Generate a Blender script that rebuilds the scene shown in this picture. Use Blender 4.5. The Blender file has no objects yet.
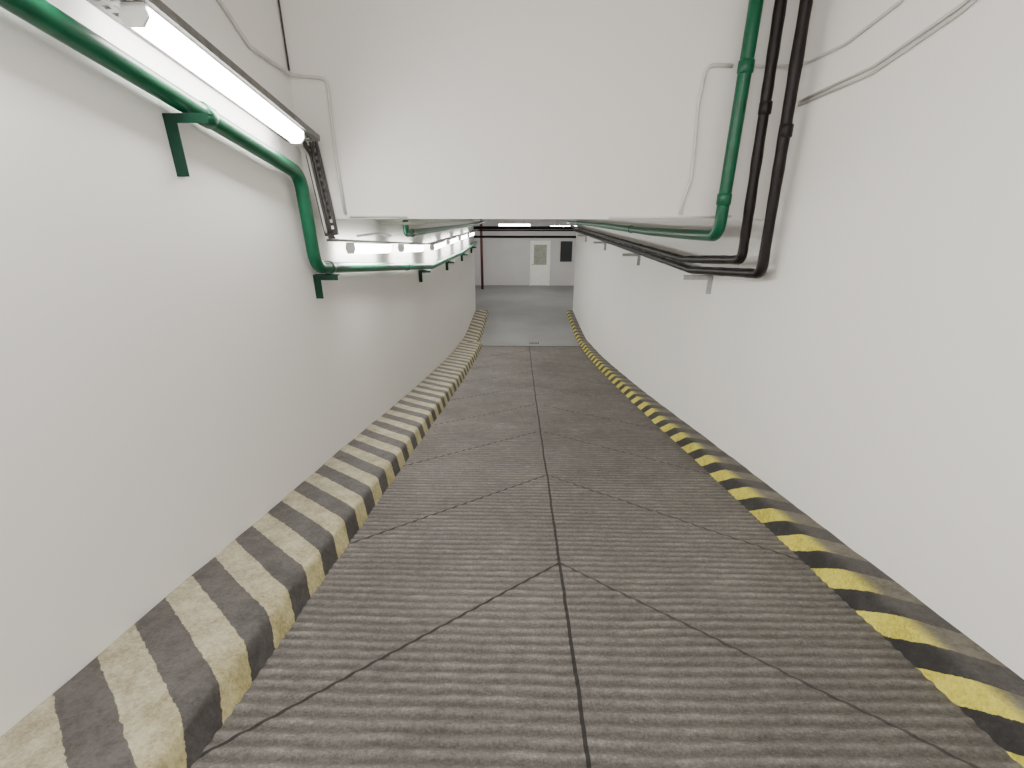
import bpy, bmesh, math, random
from mathutils import Vector, Matrix, noise
random.seed(3)
CAMZ=1.72
XL,XR=-1.85,2.10
HY=4.41
C=bpy.context.scene.collection

# ---------------------------------------------------------------- profile
SL=[(-4,.215),(6,.215),(11,.18),(13.5,.13),(15.5,0),(40,0)]
def slope(y):
    for (a,s),(b,t) in zip(SL,SL[1:]):
        if y<=b: return s+(t-s)*(y-a)/(b-a)
    return 0
STEP=.01
_y0=-4.0
_acc=4*.215; _vals=[_acc]
for i in range(4400):
    _acc-=slope(_y0+(i+.5)*STEP)*STEP; _vals.append(_acc)
def gz(y):
    f=(y-_y0)/STEP; i=int(max(0,min(4398,math.floor(f)))); t=f-i
    return _vals[i]*(1-t)+_vals[i+1]*t
FLZ=gz(20)

# ---------------------------------------------------------------- materials
def nt(name):
    m=bpy.data.materials.new(name); m.use_nodes=True
    n=m.node_tree.nodes; l=m.node_tree.links
    return m,n,l,n['Principled BSDF']
def ramp(n,stops,interp='LINEAR'):
    r=n.new('ShaderNodeValToRGB'); r.color_ramp.interpolation=interp
    e=r.color_ramp.elements
    while len(e)<len(stops): e.new(.5)
    for k,(p,c) in enumerate(stops):
        e[k].position=p; e[k].color=(c[0],c[1],c[2],1)
    return r
def simple(name,c,rough=.5,metal=0,var=.12,scale=8,bump=0.0,bscale=60,spec=.5):
    m,n,l,b=nt(name)
    tc=n.new('ShaderNodeTexCoord'); nz=n.new('ShaderNodeTexNoise'); nz.inputs['Scale'].default_value=scale
    nz.inputs['Detail'].default_value=5
    l.new(tc.outputs['Object'],nz.inputs['Vector'])
    lo=[x*(1-var) for x in c]; hi=[min(1,x*(1+var)) for x in c]
    r=ramp(n,[(.3,lo),(.7,hi)]); l.new(nz.outputs['Fac'],r.inputs['Fac']); l.new(r.outputs['Color'],b.inputs['Base Color'])
    b.inputs['Roughness'].default_value=rough; b.inputs['Metallic'].default_value=metal
    b.inputs['Specular IOR Level'].default_value=spec
    if bump:
        n2=n.new('ShaderNodeTexNoise'); n2.inputs['Scale'].default_value=bscale; n2.inputs['Detail'].default_value=4
        l.new(tc.outputs['Object'],n2.inputs['Vector'])
        bp=n.new('ShaderNodeBump'); bp.inputs['Strength'].default_value=bump; bp.inputs['Distance'].default_value=.01
        l.new(n2.outputs['Fac'],bp.inputs['Height']); l.new(bp.outputs['Normal'],b.inputs['Normal'])
    return m
def emis(name,c,s):
    m,n,l,b=nt(name)
    b.inputs['Base Color'].default_value=(*c,1); b.inputs['Emission Color'].default_value=(*c,1)
    b.inputs['Emission Strength'].default_value=s
    return m
M={}
M['wall']=simple('white_wall_paint',(.84,.822,.80),.85,0,.008,.8,spec=.1)
M['wallr']=simple('warm_white_wall_paint',(.88,.858,.825),.85,0,.008,.8,spec=.1)
M['header']=simple('white_header_paint',(.79,.765,.735),.85,0,.012,1.0,.03,8,.1)
M['green']=simple('green_pipe_plastic',(.002,.085,.038),.35,0,.2,9,spec=.35)
M['greensteel']=simple('green_painted_steel',(.002,.030,.016),.4,0,.2,9,spec=.3)
M['black']=simple('black_pipe',(.009,.006,.006),.42,0,.35,14,.2,40,.25)
M['steel']=simple('galvanised_steel',(.17,.166,.16),.6,.2,.2,20,spec=.3)
M['bsteel']=simple('bright_galvanised_steel',(.38,.38,.37),.5,.3,.15,20)
M['dsteel']=simple('dusty_dark_steel',(.06,.056,.055),.5,.3,.2,20)
M['cable']=simple('white_grey_conduit',(.60,.59,.56),.5,0,.06,10)
M['white']=simple('white_enamel',(.8,.8,.78),.4,0,.03,5)
M['tube']=emis('lamp_diffuser',(1,.985,.95),30)
M['red']=simple('red_riser_paint',(.10,.018,.016),.5,0,.2,8)
M['frame']=simple('door_paint',(.86,.85,.80),.5,0,.03,5)
M['glass']=simple('dim_glass',(.33,.33,.28),.15,0,.15,6)
M['board']=simple('black_board',(.02,.02,.022),.4,0,.1,5)
M['ceil']=simple('ceiling_paint',(.7,.69,.67),.8,0,.05,2)
M['hallwall']=simple('hall_wall_paint',(.56,.55,.54),.75,0,.03,1.5)
M['iron']=simple('cast_iron',(.03,.027,.024),.6,.2,.2,20)

def mth(n,l,op,a,b=None,c=None):
    x=n.new('ShaderNodeMath'); x.operation=op
    for k,v in enumerate((a,b,c)):
        if v is None: continue
        if isinstance(v,(int,float)): x.inputs[k].default_value=v
        else: l.new(v,x.inputs[k])
    return x.outputs[0]
def mixc(n,l,f,a,b,mode='MIX'):
    x=n.new('ShaderNodeMix'); x.data_type='RGBA'; x.blend_type=mode
    if isinstance(f,(int,float)): x.inputs['Factor'].default_value=f
    else: l.new(f,x.inputs['Factor'])
    for s,v in ((x.inputs[6],a),(x.inputs[7],b)):
        if isinstance(v,tuple): s.default_value=(*v,1)
        else: l.new(v,s)
    return x.outputs[2]
def noise_tex(n,l,vec,scale,detail=4,rough=.6):
    x=n.new('ShaderNodeTexNoise'); x.inputs['Scale'].default_value=scale; x.inputs['Detail'].default_value=detail
    x.inputs['Roughness'].default_value=rough; l.new(vec,x.inputs['Vector']); return x.outputs['Fac']

# ramp concrete
SEAM=.26
def ramp_mat():
    m,n,l,b=nt('grooved_ramp_concrete')
    tc=n.new('ShaderNodeTexCoord'); sep=n.new('ShaderNodeSeparateXYZ'); l.new(tc.outputs['Object'],sep.inputs[0])
    X,Y=sep.outputs[0],sep.outputs[1]
    wob=noise_tex(n,l,tc.outputs['Object'],2.5,3)
    wx=mth(n,l,'MULTIPLY_ADD',wob,.03,-.015)
    sx=mth(n,l,'ADD',mth(n,l,'SUBTRACT',X,SEAM),wx)
    dx=mth(n,l,'ABSOLUTE',sx)
    seam=mth(n,l,'LESS_THAN',dx,.009)
    u=mth(n,l,'DIVIDE',mth(n,l,'ADD',mth(n,l,'ADD',Y,mth(n,l,'MULTIPLY',dx,.92)),wx),1.52)
    u=mth(n,l,'SUBTRACT',u,2.43/1.52-.5+10)
    fr=mth(n,l,'ABSOLUTE',mth(n,l,'SUBTRACT',mth(n,l,'FRACT',mth(n,l,'ADD',u,40.0)),.5))
    chev=mth(n,l,'LESS_THAN',fr,.0068)
    rightside=mth(n,l,'GREATER_THAN',sx,0.0)
    chev=mth(n,l,'MULTIPLY',chev,mth(n,l,'MULTIPLY_ADD',rightside,-.25,1.0))
    line=mth(n,l,'MAXIMUM',seam,chev)
    mp=n.new('ShaderNodeMapping'); mp.inputs['Scale'].default_value=(2.6,8,1); l.new(tc.outputs['Object'],mp.inputs[0])
    streak=noise_tex(n,l,mp.outputs[0],7,8,.85)
    fine=noise_tex(n,l,tc.outputs['Object'],75,6,.9)
    big=noise_tex(n,l,tc.outputs['Object'],.9,5,.65)
    at=n.new('ShaderNodeAttribute'); at.attribute_name='ridge'
    v=mth(n,l,'ADD',mth(n,l,'MULTIPLY',at.outputs['Fac'],.24),mth(n,l,'MULTIPLY',streak,.50))
    v=mth(n,l,'ADD',v,mth(n,l,'MULTIPLY',fine,.90))
    v=mth(n,l,'ADD',v,mth(n,l,'MULTIPLY_ADD',big,.35,-.245))
    r=ramp(n,[(.42,(.032,.028,.025)),(.62,(.094,.085,.077)),(.80,(.165,.152,.139)),(1.0,(.33,.31,.29))])
    l.new(v,r.inputs['Fac'])
    col=mixc(n,l,mth(n,l,'MULTIPLY',line,.88),r.outputs['Color'],(.012,.010,.009))
    l.new(col,b.inputs['Base Color'])
    b.inputs['Roughness'].default_value=.75; b.inputs['Specular IOR Level'].default_value=.35
    hgt=mth(n,l,'SUBTRACT',mth(n,l,'ADD',mth(n,l,'MULTIPLY',fine,.8),mth(n,l,'MULTIPLY',streak,.7)),line)
    bp=n.new('ShaderNodeBump'); bp.inputs['Strength'].default_value=.8; bp.inputs['Distance'].default_value=.012
    l.new(hgt,bp.inputs['Height']); l.new(bp.outputs['Normal'],b.inputs['Normal'])
    return m
M['ramp']=ramp_mat()
def floor_mat():
    m,n,l,b=nt('grey_floor_coating')
    tc=n.new('ShaderNodeTexCoord')
    v=noise_tex(n,l,tc.outputs['Object'],.8,4,.6)
    r=ramp(n,[(.3,(.150,.151,.148)),(.7,(.20,.20,.195))]); l.new(v,r.inputs['Fac']); l.new(r.outputs['Color'],b.inputs['Base Color'])
    b.inputs['Roughness'].default_value=.45; b.inputs['Specular IOR Level'].default_value=.35
    return m
M['floor']=floor_mat()
def stripe_mat(name,vivid,faded,period,off,dk0,dk1):
    m,n,l,b=nt(name)
    tc=n.new('ShaderNodeTexCoord')
    s=n.new('ShaderNodeAttribute'); s.attribute_name='s'
    w=n.new('ShaderNodeAttribute'); w.attribute_name='wear'
    ed=noise_tex(n,l,tc.outputs['Object'],14,6,.8)
    f=mth(n,l,'FRACT',mth(n,l,'ADD',mth(n,l,'DIVIDE',s.outputs['Fac'],period),mth(n,l,'MULTIPLY_ADD',ed,.12,20-.06+off)))
    k=mth(n,l,'LESS_THAN',f,.5)
    dirt=noise_tex(n,l,tc.outputs['Object'],6,8,.85)
    fine=noise_tex(n,l,tc.outputs['Object'],60,5,.85)
    wf=mth(n,l,'ADD',w.outputs['Fac'],mth(n,l,'MULTIPLY_ADD',dirt,1.6,-.8))
    wc=n.new('ShaderNodeClamp'); l.new(wf,wc.inputs[0])
    yel=mixc(n,l,wc.outputs[0],vivid,faded)
    dk=mixc(n,l,wc.outputs[0],dk0,dk1)
    col=mixc(n,l,k,dk,yel)
    dr=ramp(n,[(.42,(.30,.275,.25)),(.60,(1,1,1))]); l.new(mth(n,l,'ADD',mth(n,l,'MULTIPLY',dirt,.62),mth(n,l,'MULTIPLY',fine,.42)),dr.inputs['Fac'])
    col=mixc(n,l,.85,col,dr.outputs['Color'],'MULTIPLY')
    l.new(col,b.inputs['Base Color']); b.inputs['Roughness'].default_value=.65
    bp=n.new('ShaderNodeBump'); bp.inputs['Strength'].default_value=.45; bp.inputs['Distance'].default_value=.01
    l.new(fine,bp.inputs['Height']); l.new(bp.outputs['Normal'],b.inputs['Normal'])
    return m
M['curbl']=stripe_mat('worn_striped_curb_paint',(.55,.485,.19),(.43,.395,.275),.40,.676,(.045,.042,.040),(.095,.086,.081))
M['curbr']=stripe_mat('bright_striped_curb_paint',(.80,.72,.09),(.18,.168,.13),.405,.015,(.026,.024,.023),(.08,.073,.068))

# ---------------------------------------------------------------- helpers
def link(o): C.objects.link(o); return o
def mesh_obj(name,v,f,mat=None,smooth=False,parent=None):
    me=bpy.data.meshes.new(name); me.from_pydata([tuple(p) for p in v],[],f); me.update()
    if smooth:
        for p in me.polygons: p.use_smooth=True
    if mat: me.materials.append(mat)
    o=bpy.data.objects.new(name,me); link(o)
    if parent: o.parent=parent; o.matrix_parent_inverse=parent.matrix_world.inverted()
    return o
def tag(o,label,cat,group=None):
    o['label']=label; o['category']=cat
    if group: o['group']=group
    return o
def struct(o,label=None):
    o['kind']='structure'
    if label: o['label']=label
    return o
def boxvf(x0,x1,y0,y1,z0,z1):
    v=[(x0,y0,z0),(x1,y0,z0),(x1,y1,z0),(x0,y1,z0),(x0,y0,z1),(x1,y0,z1),(x1,y1,z1),(x0,y1,z1)]
    f=[(0,3,2,1),(4,5,6,7),(0,1,5,4),(1,2,6,5),(2,3,7,6),(3,0,4,7)]
    return v,f
def box(name,x0,x1,y0,y1,z0,z1,mat,parent=None,bev=0):
    v,f=boxvf(x0,x1,y0,y1,z0,z1)
    o=mesh_obj(name,v,f,mat,parent=parent)
    if bev:
        b=o.modifiers.new('bevel','BEVEL'); b.width=bev; b.segments=2
    return o
def fillet(pts,r,seg=9):
    pts=[Vector(p) for p in pts]; out=[pts[0]]
    for a,b,c in zip(pts,pts[1:],pts[2:]):
        u=(a-b); w=(c-b); lu,lw=u.length,w.length; u.normalize(); w.normalize()
        ang=u.angle(w)
        if ang>math.radians(176): out.append(b); continue
        d=min(r/math.tan(ang/2),lu*.45,lw*.45)
        p,q=b+u*d,b+w*d
        for i in range(seg+1):
            t=i/seg; out.append(p*(1-t)**2+b*2*t*(1-t)+q*t*t)
    out.append(pts[-1]); return out
def sweep(path,rad,ns=12,jit=0,closed=True):
    v=[];f=[]
    T=[]
    for i in range(len(path)):
        a=path[max(0,i-1)]; b=path[min(len(path)-1,i+1)]; T.append((b-a).normalized())
    up=Vector((0,0,1))
    if abs(T[0].dot(up))>.9: up=Vector((1,0,0))
    nrm=(up-T[0]*up.dot(T[0])).normalized()
    for i,p in enumerate(path):
        nrm=(nrm-T[i]*nrm.dot(T[i])).normalized(); bi=T[i].cross(nrm)
        rr=rad if not jit else rad*(1+jit*noise.noise(p*6))
        for k in range(ns):
            a=2*math.pi*k/ns; v.append(p+nrm*(math.cos(a)*rr)+bi*(math.sin(a)*rr))
    for i in range(len(path)-1):
        for k in range(ns):
            a=i*ns+k; b=i*ns+(k+1)%ns
            f.append((a,b,b+ns,a+ns))
    if closed:
        f.append(tuple(range(ns))[::-1]); f.append(tuple(range((len(path)-1)*ns,len(path)*ns)))
    return v,f
def resample(path,d):
    out=[path[0]]
    for a,b in zip(path,path[1:]):
        L=(b-a).length; n=max(1,int(L/d))
        for i in range(1,n+1): out.append(a.lerp(b,i/n))
    return out
def P(x,y,h): return Vector((x,y,CAMZ+h))
def pipe(name,pts,rad,mat,fil=.1,ns=16,jit=0,couplings=(),cmat=None,clen=.09,cr=1.16):
    base=Vector(pts[0])
    e=bpy.data.objects.new(name,None); link(e); e.location=base; e.empty_display_size=.1
    bpy.context.view_layer.update()
    path=fillet(pts,fil)
    path=resample(path,.05 if jit else .6)
    v,f=sweep(path,rad,ns,jit)
    mesh_obj('pipe_run',v,f,mat,True,e)
    for (c,d) in couplings:
        c=Vector(c); d=Vector(d).normalized()
        pr=[c-d*clen/2,c-d*clen*.42,c+d*clen*.42,c+d*clen/2]
        ns2=16
        v1,f1=sweep(pr,rad*cr,ns2)
        for k in list(range(ns2))+list(range(3*ns2,4*ns2)):
            cc=pr[0] if k<ns2 else pr[3]
            v1[k]=cc+(v1[k]-cc)*.9
        mesh_obj('coupling',v1,f1,cmat or mat,True,e)
    return e

# ---------------------------------------------------------------- shell
TOP=3.42
struct(box('wall_left',XL-.2,XL,-3.2,18.2,-3.4,TOP,M['wall']),'smooth white painted concrete ramp wall')
struct(box('wall_right',XR,XR+.2,-3.2,18.2,-3.4,TOP,M['wallr']),'smooth warm white painted ramp wall')
struct(box('wall_back',XL-.2,XR+.2,-3.4,-3.2,-.5,TOP,M['wall']),'white wall behind the ramp top')
struct(box('wall_header',XL,XR,HY,HY+.22,CAMZ-.264,TOP,M['header']),'white dropped wall above the ramp passage')
struct(box('ceiling',XL-.2,XR+.2,-3.4,HY+.22,TOP,TOP+.2,M['ceil']),'pale ceiling over the ramp')
z0,z1=CAMZ-.262,CAMZ-.95
v=[(XL,HY+.22,z0),(XR,HY+.22,z0),(XR,18.2,z1),(XL,18.2,z1)]
v+=[(a,b,c+.25) for a,b,c in v]
struct(mesh_obj('ceiling_passage',v,[(0,3,2,1),(4,5,6,7),(0,1,5,4),(1,2,6,5),(2,3,7,6),(3,0,4,7)],M['ceil']),'pale concrete ceiling of the ramp passage')
FY=23.7; HC=CAMZ-.95
struct(box('ceiling_hall',-7,7,18.2,FY+.2,HC,HC+.2,M['ceil']),'pale concrete garage ceiling')
struct(box('wall_front',-7,7,FY,FY+.2,FLZ-.1,HC,M['hallwall']),'off-white wall at the garage end')
struct(box('wall_hall_left',-7.2,-7,18.0,FY+.2,FLZ-.1,HC+.2,M['hallwall']))
struct(box('wall_hall_right',7,7.2,18.0,FY+.2,FLZ-.1,HC+.2,M['hallwall']))
struct(box('wall_hall_back_left',-7,XL-.03,18.02,18.2,FLZ-.1,HC+.2,M['hallwall']))
struct(box('wall_hall_back_right',XR+.03,7,18.02,18.2,FLZ-.1,HC+.2,M['hallwall']))

def build_ramp():
    xs=[XL+ (XR-XL)*i/78 for i in range(79)]
    y0,y1=-3.2,13.62; ys=[]
    y=y0
    while y<y1:
        ys.append(y); y+= .03 if y<.6 else (.0105 if y<7 else .0125)
    v=[];rv=[]
    for y in ys:
        z=gz(y)
        for x in xs:
            ph=(y+.014*noise.noise(Vector((x*.9,y*.8,0)))+.007*noise.noise(Vector((x*4,y*3,5)))+.005*noise.noise(Vector((x*14,y*9,7))))/.062
            w=.5+.5*math.sin(2*math.pi*ph)
            w=w**1.2*(.6+.8*abs(noise.noise(Vector((x*5,y*11,2))))) + .28*noise.noise(Vector((x*18,y*32,4)))
            w=max(0,min(1,w))
            v.append((x,y,z-.008+.009*w)); rv.append(w)
    n=len(xs); f=[]
    for j in range(len(ys)-1):
        for i in range(n-1):
            a=j*n+i; f.append((a,a+1,a+1+n,a+n))
    o=mesh_obj('floor_ramp',v,f,M['ramp'],True)
    at=o.data.attributes.new('ridge','FLOAT','POINT'); at.data.foreach_set('value',rv)
    struct(o,'grooved grey concrete ramp with chevron drainage grooves')
build_ramp()
v=[];f=[]
ys=[13.62+i*.2 for i in range(23)]+[18.2]
for y in ys: v+=[(XL,y,gz(y)),(XR,y,gz(y))]
for i in range(len(ys)-1): f.append((2*i,2*i+1,2*i+3,2*i+2))
k=len(v); v+=[(-7,18.2,FLZ),(7,18.2,FLZ),(7,FY,FLZ),(-7,FY,FLZ)]; f.append((k,k+1,k+2,k+3))
struct(mesh_obj('floor',v,f,M['floor'],False),'smooth grey coated garage floor')
struct(box('trim_joint',XL+.6,XR-.2,13.60,13.645,gz(13.62)-.02,gz(13.62)+.006,M['iron']),'dark joint strip at the ramp foot')

def curb(name,xw,xt,xb,k,mat,y0,y1,H=.13,sl=.65):
    sgn=1 if xt>xw else -1
    xw+=sgn*.002
    prof=[(xw,H-.001,1.0),(xw+(xt-xw)*.45,H,1.0),(xt-sgn*.05,H,.8),(xt-sgn*.028,H-.004,.75),(xt-sgn*.011,H-.014,.65),(xt,H-.034,.5),(xb,-.01,0.3)]
    if sgn<0: prof=[(xw,H,1.25),(xw+(xt-xw)*.5,H,1.15),(xt-sgn*.06,H,.85),(xt-sgn*.02,H-.004,.3),(xt-sgn*.007,H-.011,.1),(xt,H-.025,.05),(xb,-.01,0.0)]
    v=[];s=[];w=[];n=len(prof)+1
    ny=int((y1-y0)/.12)+1
    ysl=[y0+(y1-y0)*i/(ny-1) for i in range(ny)]
    for y in ysl:
        for (x,h,we) in prof+[(xw,-.01,0)]:
            wob=.008*noise.noise(Vector((x*3,y*2,9)))+.006*noise.noise(Vector((x*3,y*7,3)))
            v.append((x+ (wob if abs(x-xw)>.01 else 0),y,gz(y)+h+ (wob if h>.05 else 0)))
            s.append(y+sl*(x-xt)+k*(h-H)); w.append(we)
    f=[]
    for j in range(ny-1):
        for i in range(n):
            a=j*n+i; b=j*n+(i+1)%n
            q=(a,b,b+n,a+n)
            f.append(q if sgn<0 else q[::-1])
    f.append(tuple(range(n))); f.append(tuple(range((ny-1)*n,ny*n))[::-1])
    o=mesh_obj(name,v,f,mat)
    for nm,d in (('s',s),('wear',w)):
        at=o.data.attributes.new(nm,'FLOAT','POINT'); at.data.foreach_set('value',d)
    bm=bmesh.new(); bm.from_mesh(o.data); bmesh.ops.recalc_face_normals(bm,faces=bm.faces)
    for fc in bm.faces: fc.smooth=len(fc.verts)==4
    for e in bm.edges:
        if len(e.link_faces)==2 and e.calc_face_angle(0)>math.radians(60): e.smooth=False
    bm.to_mesh(o.data); bm.free()
    return o
tag(curb('curb',XL,-1.225,-1.18,-.4,M['curbl'],-3.1,13.6,sl=.85),'wide concrete curb with faded yellow and black diagonal stripes','curb')
tag(curb('curb',XL,-1.36,-1.31,-.4,M['curbl'],13.63,18.15,.11,sl=.85),'striped curb section beside the grey lower floor','curb')
tag(curb('curb',XR,1.885,1.845,1.2,M['curbr'],-3.1,13.6),'narrow concrete curb with bright yellow and black stripes','curb')
tag(curb('curb',XR,1.88,1.84,1.2,M['curbr'],13.63,18.15,.11),'narrow striped curb section beside the lower floor','curb')

# ---------------------------------------------------------------- pipes
def lin(pts,y):
    for (a,s),(b,t) in zip(pts,pts[1:]):
        if y<=b: return s+(t-s)*(y-a)/(b-a)
    return pts[-1][1]
gx=-1.765
gl=lambda y:.60-.245*(y-2.036)
gpts=[(4.15,-.645),(9.4,-1.43),(14,-1.75),(18.15,-1.90)]
path=[P(gx,-2.8,gl(-2.8)),P(gx,4.12,gl(4.12)),P(gx+.005,4.15,-.645)]+[P(gx,a,b) for a,b in gpts[1:]]
cps=[(P(gx,3.0,gl(3.0)),(0,1,-.245)),(P(gx,4.45,-.69),(0,1,-.15)),(P(gx,7.4,lin(gpts,7.4)),(0,1,-.15))]
tag(pipe('water_pipe',path,.052,M['green'],.17,couplings=cps),'green plastic water pipe running down the ramp wall','pipe')
tag(pipe('water_pipe',[P(-1.56,6.7,-.42),P(-1.56,6.7,-.60),P(-1.56,16,-1.11),P(-1.56,18.15,-1.2)],.04,M['green'],.1,couplings=[(P(-1.55,7.0,-.617),(0,1,-.06))]),'green water pipe hung under the passage ceiling','pipe')
tag(pipe('water_pipe',[P(-1.42,6.1,-.38),P(-1.42,6.1,-.52),P(-1.42,16,-1.10),P(-1.42,18.15,-1.18)],.03,M['green'],.1,couplings=[(P(-1.41,6.4,-.537),(0,1,-.06))]),'slim green water pipe under the passage ceiling','pipe')
gr=[(4.28,-.39),(6.8,-.57),(13.2,-.90),(18.15,-1.20)]
path=[P(1.68,4.28,TOP-CAMZ-.005),P(1.67,4.28,-.39),P(1.72,5.2,-.46)]+[P(1.76,a,b) for a,b in gr[1:]]
tag(pipe('water_pipe',path,.050,M['green'],.16,couplings=[(P(1.67,4.28,-.10),(0,0,1)),(P(1.76,8,lin(gr,8)),(0,1,-.05)),(P(1.677,4.28,.83),(0,0,1))]),'thick green plastic water pipe dropping beside the header wall','pipe')
b1=[(4.22,-.58),(5.7,-.78),(18.15,-1.33)]
b2=[(4.06,-.67),(5.7,-.90),(18.15,-1.45)]
path=[P(1.815,4.22,TOP-CAMZ-.005),P(1.875,4.22,-.58)]+[P(1.875,a,b) for a,b in b1[1:]]
tag(pipe('heating_pipe',path,.040,M['black'],.09,jit=.12,couplings=[(P(1.85,4.22,.55),(-.02,0,1))]),'black lacquered steel pipe turning down the ramp','pipe')
path=[P(1.915,4.06,TOP-CAMZ-.005),P(1.985,4.06,-.67)]+[P(1.985,a,b) for a,b in b2[1:]]
tag(pipe('heating_pipe',path,.042,M['black'],.09,jit=.12,couplings=[(P(1.96,4.06,.38),(-.02,0,1))]),'black insulated steel pipe close to the wall','pipe')

# ---------------------------------------------------------------- cables
def cable(pts,r,label,fil=.06,mat=None):
    v,f=sweep(fillet(pts,fil,6),r,8)
    return tag(mesh_obj('electrical_cable',v,f,mat or M['cable'],True),label,'cable')
f_=HY-.015; f9=HY-.010
cable([P(XL+.015,2.6,1.63),P(XL+.015,3.54,1.03),P(XL+.015,3.81,.865),P(XL+.022,f_,.81),P(-1.55,f_,.785),P(-1.555,f_,.2),P(-1.535,f_,-.225)],.013,'white cable bending down the header wall')
cable([P(-1.50,f9,-.245),P(-1.2,f9,-.24),P(-1.0,f9,-.25)],.009,'thin cable along the header bottom edge')
cable([P(1.62,f_,.86),P(1.42,f_,.87),P(1.395,f_,.60),P(1.41,f_,.30),P(1.415,f_,.05),P(1.37,f_,-.12),P(1.36,f_,-.225)],.014,'white cable hanging down the header wall',.08)
cable([P(1.80,f9,-.240),P(1.37,f9,-.250),P(.75,f9,-.254)],.009,'thin grey conduit along the header bottom edge')
cable([P(XR-.013,2.4,1.5),P(XR-.013,2.9,1.14),P(XR-.013,3.3,.945),P(XR-.013,3.75,.85),P(XR-.013,4.2,.84),P(1.98,f_,.85),P(1.74,f_,.86)],.010,'white cable draped across the white wall',.3)
cable([P(XR-.012,2.0,1.25),P(XR-.012,2.5,.96),P(XR-.012,2.83,.80),P(XR-.012,3.4,.66),P(XR-.012,4.20,.59)],.010,'paired white cable on the white wall',.3)
cable([P(XR-.012,2.0,1.20),P(XR-.012,2.5,.92),P(XR-.012,2.83,.77),P(XR-.012,3.4,.625),P(XR-.012,4.20,.565)],.010,'paired white cable on the white wall',.3)
cable([P(XL+.012,HY-.012,TOP-CAMZ-.02),P(XL+.012,HY-.012,.84)],.007,'dark thin line in the wall corner',mat=M['dsteel'])  # dark line down the wall and header corner, drawn as a thin tube
cable([P(-1.32,4.7,-.33),P(-1.32,10,-.66),P(-1.32,18.0,-1.10)],.014,'white cable strung under the passage ceiling')
cable([P(-1.50,4.55,-.42),P(-1.54,5.4,-.47),P(-1.64,6.2,-.57)],.012,'white cable hanging in the passage')

# ---------------------------------------------------------------- perforated trays
def tray(name,a,b,w,rail,label,mat,vert=False):
    a=Vector(a);b=Vector(b);T=(b-a).normalized();X=Vector((1,0,0))
    X=(X-T*X.dot(T)).normalized(); N=T.cross(X).normalized()
    if not vert and N.z<0: N=-N
    if vert and N.y<0: N=-N
    L=(b-a).length
    us=[0];pitch=.055
    while us[-1]+pitch<L: us+= [us[-1]+.028,us[-1]+pitch]
    us.append(L)
    ws=[-.5*w,-.40*w,-.28*w,-.18*w,-.06*w,.14*w,.36*w,.5*w]
    v=[];f=[]
    for u in us:
        for q in ws: v.append(a+T*u+X*q)
    n=len(ws)
    for j in range(len(us)-1):
        for i in range(n-1):
            if i in(1,3,5) and j%2==0 and j<len(us)-2: continue
            k=j*n+i; f.append((k,k+1,k+1+n,k+n))
    for sx in(-.5*w,.5*w):
        k=len(v)
        lip=-math.copysign(.012,sx)
        for u in(0,L):
            v.append(a+T*u+X*sx); v.append(a+T*u+X*sx+N*rail); v.append(a+T*u+X*(sx+lip)+N*rail)
        f+=[(k,k+3,k+4,k+1),(k+1,k+4,k+5,k+2)]
    o=mesh_obj(name,v,f,mat)
    so=o.modifiers.new('thick','SOLIDIFY'); so.thickness=.003; so.offset=0
    return tag(o,label,'cable tray')
th=lambda y:.715-.235*(y-2.5)
tx=XL+.14
tray('cable_tray',P(tx,-2.6,th(-2.6)),P(tx,4.16,th(4.16)),.26,.04,'galvanised perforated cable tray along the ramp wall',M['steel'])
tray('cable_tray',P(-1.74,4.345,th(4.2)+.02),P(-1.665,4.345,-.40),.11,.04,'dark perforated vertical cable tray beside the header',M['dsteel'],True)
tp=[(4.12,-.42),(9,-.98),(18.1,-1.47)]
px_=-1.71
tray('cable_tray',P(px_,4.45,lin(tp,4.45)),P(px_,8.98,lin(tp,8.98)),.09,.02,'slim perforated tray carrying lamps in the passage',M['bsteel'])
tray('cable_tray',P(px_,9.02,lin(tp,9.02)),P(px_,18.1,-1.47),.09,.02,'slim perforated tray carrying lamps in the passage',M['bsteel'])
for q,(x,z) in enumerate(((-.07,.02),(-.01,.018),(.06,.02))):
    v,f=sweep(fillet([P(tx+x,-2.5,th(-2.5)+z),P(tx+x,4.2,th(4.2)+z),P(-1.755+q*.022,4.315,th(4.1)-.10),P(-1.695+q*.022,4.315,-.36),P(-1.74+q*.02,4.5,lin(tp,4.5)+.03)],.05,5),.011,8)
    tag(mesh_obj('electrical_cable',v,f,M['dsteel'] if q else M['cable'],True),'cable lying in the perforated tray','cable','cables in the wall tray')

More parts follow.
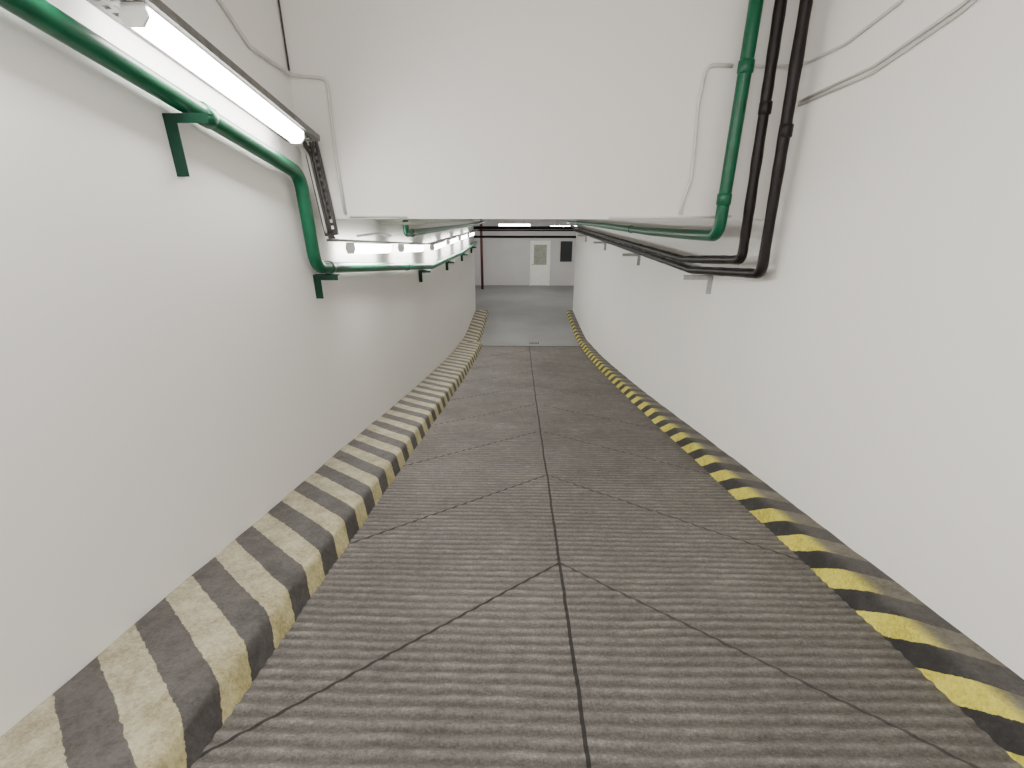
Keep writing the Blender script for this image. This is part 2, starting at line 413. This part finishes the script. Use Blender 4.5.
# ---------------------------------------------------------------- lamps
lamp_lights=[]
def lamp(a,b,w,dp,label,power,group,rot_out=.0,stems=None,hs=.014):
    a=Vector(a);b=Vector(b);T=(b-a).normalized()
    S=T.cross(Vector((0,0,1))).normalized()
    D=S.cross(T).normalized()
    if D.z>0: D=-D
    e=bpy.data.objects.new('fluorescent_lamp',None); link(e); e.location=a; e.empty_display_size=.1
    bpy.context.view_layer.update()
    def prism(nm,prof,m,t0=0,t1=1):
        L=(b-a); v=[];n=len(prof)
        for t in(t0,t1):
            for (q,d) in prof: v.append(a+L*t+S*q+D*d)
        f=[(i,(i+1)%n,(i+1)%n+n,i+n) for i in range(n)]+[tuple(range(n))[::-1],tuple(range(n,2*n))]
        o=mesh_obj(nm,v,f,m,False,e)
        bm=bmesh.new(); bm.from_mesh(o.data); bmesh.ops.recalc_face_normals(bm,faces=bm.faces); bm.to_mesh(o.data); bm.free()
        return o
    h=w/2
    prism('housing',[(-h*.8,0),(h*.8,0),(h*.9,hs),(-h*.9,hs)],M['white'])
    prof=[(h*.98*math.cos(t),hs+ dp*math.sin(t)**.6) for t in [math.pi*i/12 for i in range(13)]]
    prism('diffuser',prof,M['tube'],.008,.992)
    cap=[(-h*.8,.0),(h*.8,.0),(h,hs+dp*.5),(h*.6,hs+dp*.98),(-h*.6,hs+dp*.98),(-h,hs+dp*.5)]
    prism('end_cap',cap,M['white'],0,.008)
    prism('end_cap',cap,M['white'],.992,1)
    if stems:
        for t in(.2,.8):
            p=a.lerp(b,t); v,f=sweep([p,Vector((p.x,p.y,stems))],.006,6); mesh_obj('stem',v,f,M['steel'],True,e)
    ld=bpy.data.lights.new('lamp_light','AREA'); ld.shape='RECTANGLE'; ld.size=(b-a).length*.95; ld.size_y=w*.9
    ld.energy=power; ld.color=(1,.97,.92)
    lo=bpy.data.objects.new('lamp_light',ld); link(lo)
    out=(D*(1-rot_out)+ (S if S.x>0 else -S)*rot_out).normalized()
    z=-out; x=T; y=z.cross(x).normalized(); x=y.cross(z)
    mt=Matrix((x,y,z)).transposed().to_4x4(); mt.translation=(a+b)/2+D*(hs+.03+dp)
    lo.matrix_world=mt
    lo.parent=e; lo.matrix_parent_inverse=e.matrix_world.inverted()
    return tag(e,label,'lamp',group)
lx=-1.655
lamp(P(lx,2.46,th(2.46)-.004),P(lx,3.92,th(3.92)-.004),.125,.08,'long lit fluorescent batten under the wall tray',19,'wall battens',.5)
lamp(P(lx,.70,th(.70)-.004),P(lx,2.14,th(2.14)-.004),.125,.08,'long lit fluorescent batten under the wall tray',18,'wall battens',.5)
lx=-1.685
for y in (4.85,6.85,9.15,11.1,13.1,15.1):
    y2=y+1.35
    lamp(P(lx,y,lin(tp,y)-.006),P(lx,y2,lin(tp,y2)-.006),.10,.10,'lit fluorescent batten under the passage tray',19,'passage battens',.25,hs=.012)
lamp(P(-.96,21,-1.44),P(.36,21,-1.44),.12,.08,'lit fluorescent batten hung across the garage',32,'garage battens',0,HC)
lamp(P(1.15,20.4,-1.46),P(2.5,20.4,-1.46),.12,.08,'lit fluorescent batten hung across the garage',26,'garage battens',0,HC)

# ---------------------------------------------------------------- brackets
def bracket(x_wall,y,z,arm,leg,sgn,mat,label,grp,w=.024,lw=.055):
    e=bpy.data.objects.new('pipe_bracket',None); link(e); e.location=(x_wall,y,z); e.empty_display_size=.1
    bpy.context.view_layer.update()
    def xx(a,b): return (min(x_wall+sgn*a,x_wall+sgn*b),max(x_wall+sgn*a,x_wall+sgn*b))
    t=.007
    x0,x1=xx(0,arm); box('arm',x0,x1,y-w,y+w,z-t,z,mat,e)
    x0,x1=xx(0,arm); box('arm_flange',x0,x1,y-w,y-w+t,z-.045,z-t,mat,e)
    x0,x1=xx(0,t); box('leg',x0,x1,y-w,y+w,z-leg,z-t,mat,e)
    x0,x1=xx(t,lw); box('leg_flange',x0,x1,y-w,y-w+t,z-leg,z-.045,mat,e)
    return tag(e,label,'bracket',grp)
bracket(XL,2.80,CAMZ+gl(2.80)-.066,.23,.30,1,M['greensteel'],'dark green angle bracket holding the pipe','green pipe brackets',.03,.065)
for y in (4.30,8.6,11.6,14.4,17):
    bracket(XL,y,CAMZ+lin(gpts,y)-.062,.22,.21,1,M['greensteel'],'dark green angle bracket holding the pipe','green pipe brackets',.03,.065)
for y in (5.35,8.6,12,15.4):
    bracket(XR,y,CAMZ+lin(b2,y)-.052,.32,.20,-1,M['bsteel'],'galvanised bracket under the black pipes','steel pipe brackets')

# ---------------------------------------------------------------- far hall
def door(x0,x1,z0,z1,y):
    e=bpy.data.objects.new('door_1',None); link(e); e.location=((x0+x1)/2,y,z0); bpy.context.view_layer.update(); e['kind']='structure'; e['label']='white glazed door in the far garage wall'
    t=.06
    box('frame',x0,x0+t,y-.06,y,z0,z1,M['frame'],e); box('frame',x1-t,x1,y-.06,y,z0,z1,M['frame'],e); box('frame',x0+t,x1-t,y-.06,y,z1-t,z1,M['frame'],e)
    box('leaf',x0+t+.005,x1-t-.005,y-.035,y-.002,z0+.01,z1-t-.005,M['frame'],e)
    box('glazing',x0+.17,x1-.17,y-.042,y-.036,z0+1.0,z1-.18,M['glass'],e)
    box('handle',x0+t+.02,x0+t+.10,y-.08,y-.036,z0+1.0,z0+1.03,M['steel'],e,.004)
door(.42,1.38,FLZ,FLZ+2.12,FY)
v,f=sweep([Vector((-1.84,22.8,FLZ)),Vector((-1.84,22.8,HC))],.06,16)
tag(mesh_obj('fire_riser_pipe',v,f,M['red'],True),'dark red vertical fire riser by the garage wall','pipe')
for h,r,y in((-1.50,.06,19.6),(-1.80,.045,19.2),(-1.62,.03,19.9)):
    v,f=sweep([P(-6.9,y,h),P(6.9,y,h)],r,12); o=mesh_obj('ventilation_pipe',v,f,M['black'],True)
    tag(o,'dark pipe crossing below the garage ceiling','pipe','dark overhead pipes')
tag(box('notice_board',1.86,2.42,FY-.03,FY-.002,FLZ+1.15,FLZ+2.1,M['board'],None,.01),'black notice board on the far garage wall','board')
def grate():
    e=bpy.data.objects.new('floor_drain',None); link(e); y=14.1; e.location=(.42,y,gz(y)); bpy.context.view_layer.update()
    z=gz(y)
    box('drain_frame',.27,.57,y-.11,y+.11,z-.02,z+.018,M['iron'],e)
    for i in range(6): box('drain_bar',.285+i*.047,.305+i*.047,y-.09,y+.09,z+.018,z+.024,M['bsteel'],e)
    tag(e,'small rectangular metal drain in the grey floor','drain')
grate()

# ---------------------------------------------------------------- the passage narrows slightly towards the garage
YT,YE,TP=4.64,18.2,.055
for nm in('wall_left','wall_right'):
    me=bpy.data.objects[nm].data; bm=bmesh.new(); bm.from_mesh(me)
    bmesh.ops.bisect_plane(bm,geom=bm.verts[:]+bm.edges[:]+bm.faces[:],plane_co=(0,YT,0),plane_no=(0,1,0)); bm.to_mesh(me); bm.free()
bpy.context.view_layer.update()
for o in bpy.data.objects:
    if o.type=='MESH' and not o.name.startswith(('wall_hall','wall_front','ceiling_hall')):
        for p in o.data.vertices:
            if YT<p.co.y<=YE+.02 and abs(p.co.x)<3: p.co.x*=1-TP*(p.co.y-YT)/(YE-YT)
    elif o.type=='LIGHT':
        w=o.matrix_world.copy(); y=w.translation.y
        if YT<y<=YE: w.translation.x*=1-TP*(y-YT)/(YE-YT); o.matrix_world=w

# ---------------------------------------------------------------- lights
def area(name,loc,rot,sx,sy,en,col=(1,.97,.93)):
    ld=bpy.data.lights.new(name,'AREA'); ld.shape='RECTANGLE'; ld.size=sx; ld.size_y=sy; ld.energy=en; ld.color=col
    o=bpy.data.objects.new(name,ld); link(o); o.location=loc; o.rotation_euler=rot; return o
area('upper_light',(-.4,-.2,TOP-.10),(math.radians(28),math.radians(-26),0),2.0,2.6,155)
area('rear_fill',(-.2,-2.9,1.9),(math.radians(75),0,math.radians(-20)),2.8,2.2,85,(1,.98,.96))  # unseen soft fill added behind the camera; the back wall has no opening
area('hall_light',(-3.5,21,HC-.06),(0,0,0),3,1,45); area('hall_light',(4.5,21,HC-.06),(0,0,0),3,1,40)
w=bpy.data.worlds.new('world'); bpy.context.scene.world=w; w.use_nodes=True
w.node_tree.nodes['Background'].inputs[0].default_value=(.8,.8,.8,1); w.node_tree.nodes['Background'].inputs[1].default_value=.3

# ---------------------------------------------------------------- camera
cd=bpy.data.cameras.new('camera'); cam=bpy.data.objects.new('camera',cd); link(cam)
cd.sensor_width=36; cd.lens=480/1024*36; cd.clip_start=.02
pitch=math.radians(22.4); yaw=math.radians(1.1); roll=math.radians(0.0)
cam.matrix_world=Matrix.Translation((0,0,CAMZ))@Matrix.Rotation(yaw,4,'Z')@Matrix.Rotation(math.pi/2-pitch,4,'X')@Matrix.Rotation(roll,4,'Z')
bpy.context.scene.camera=cam
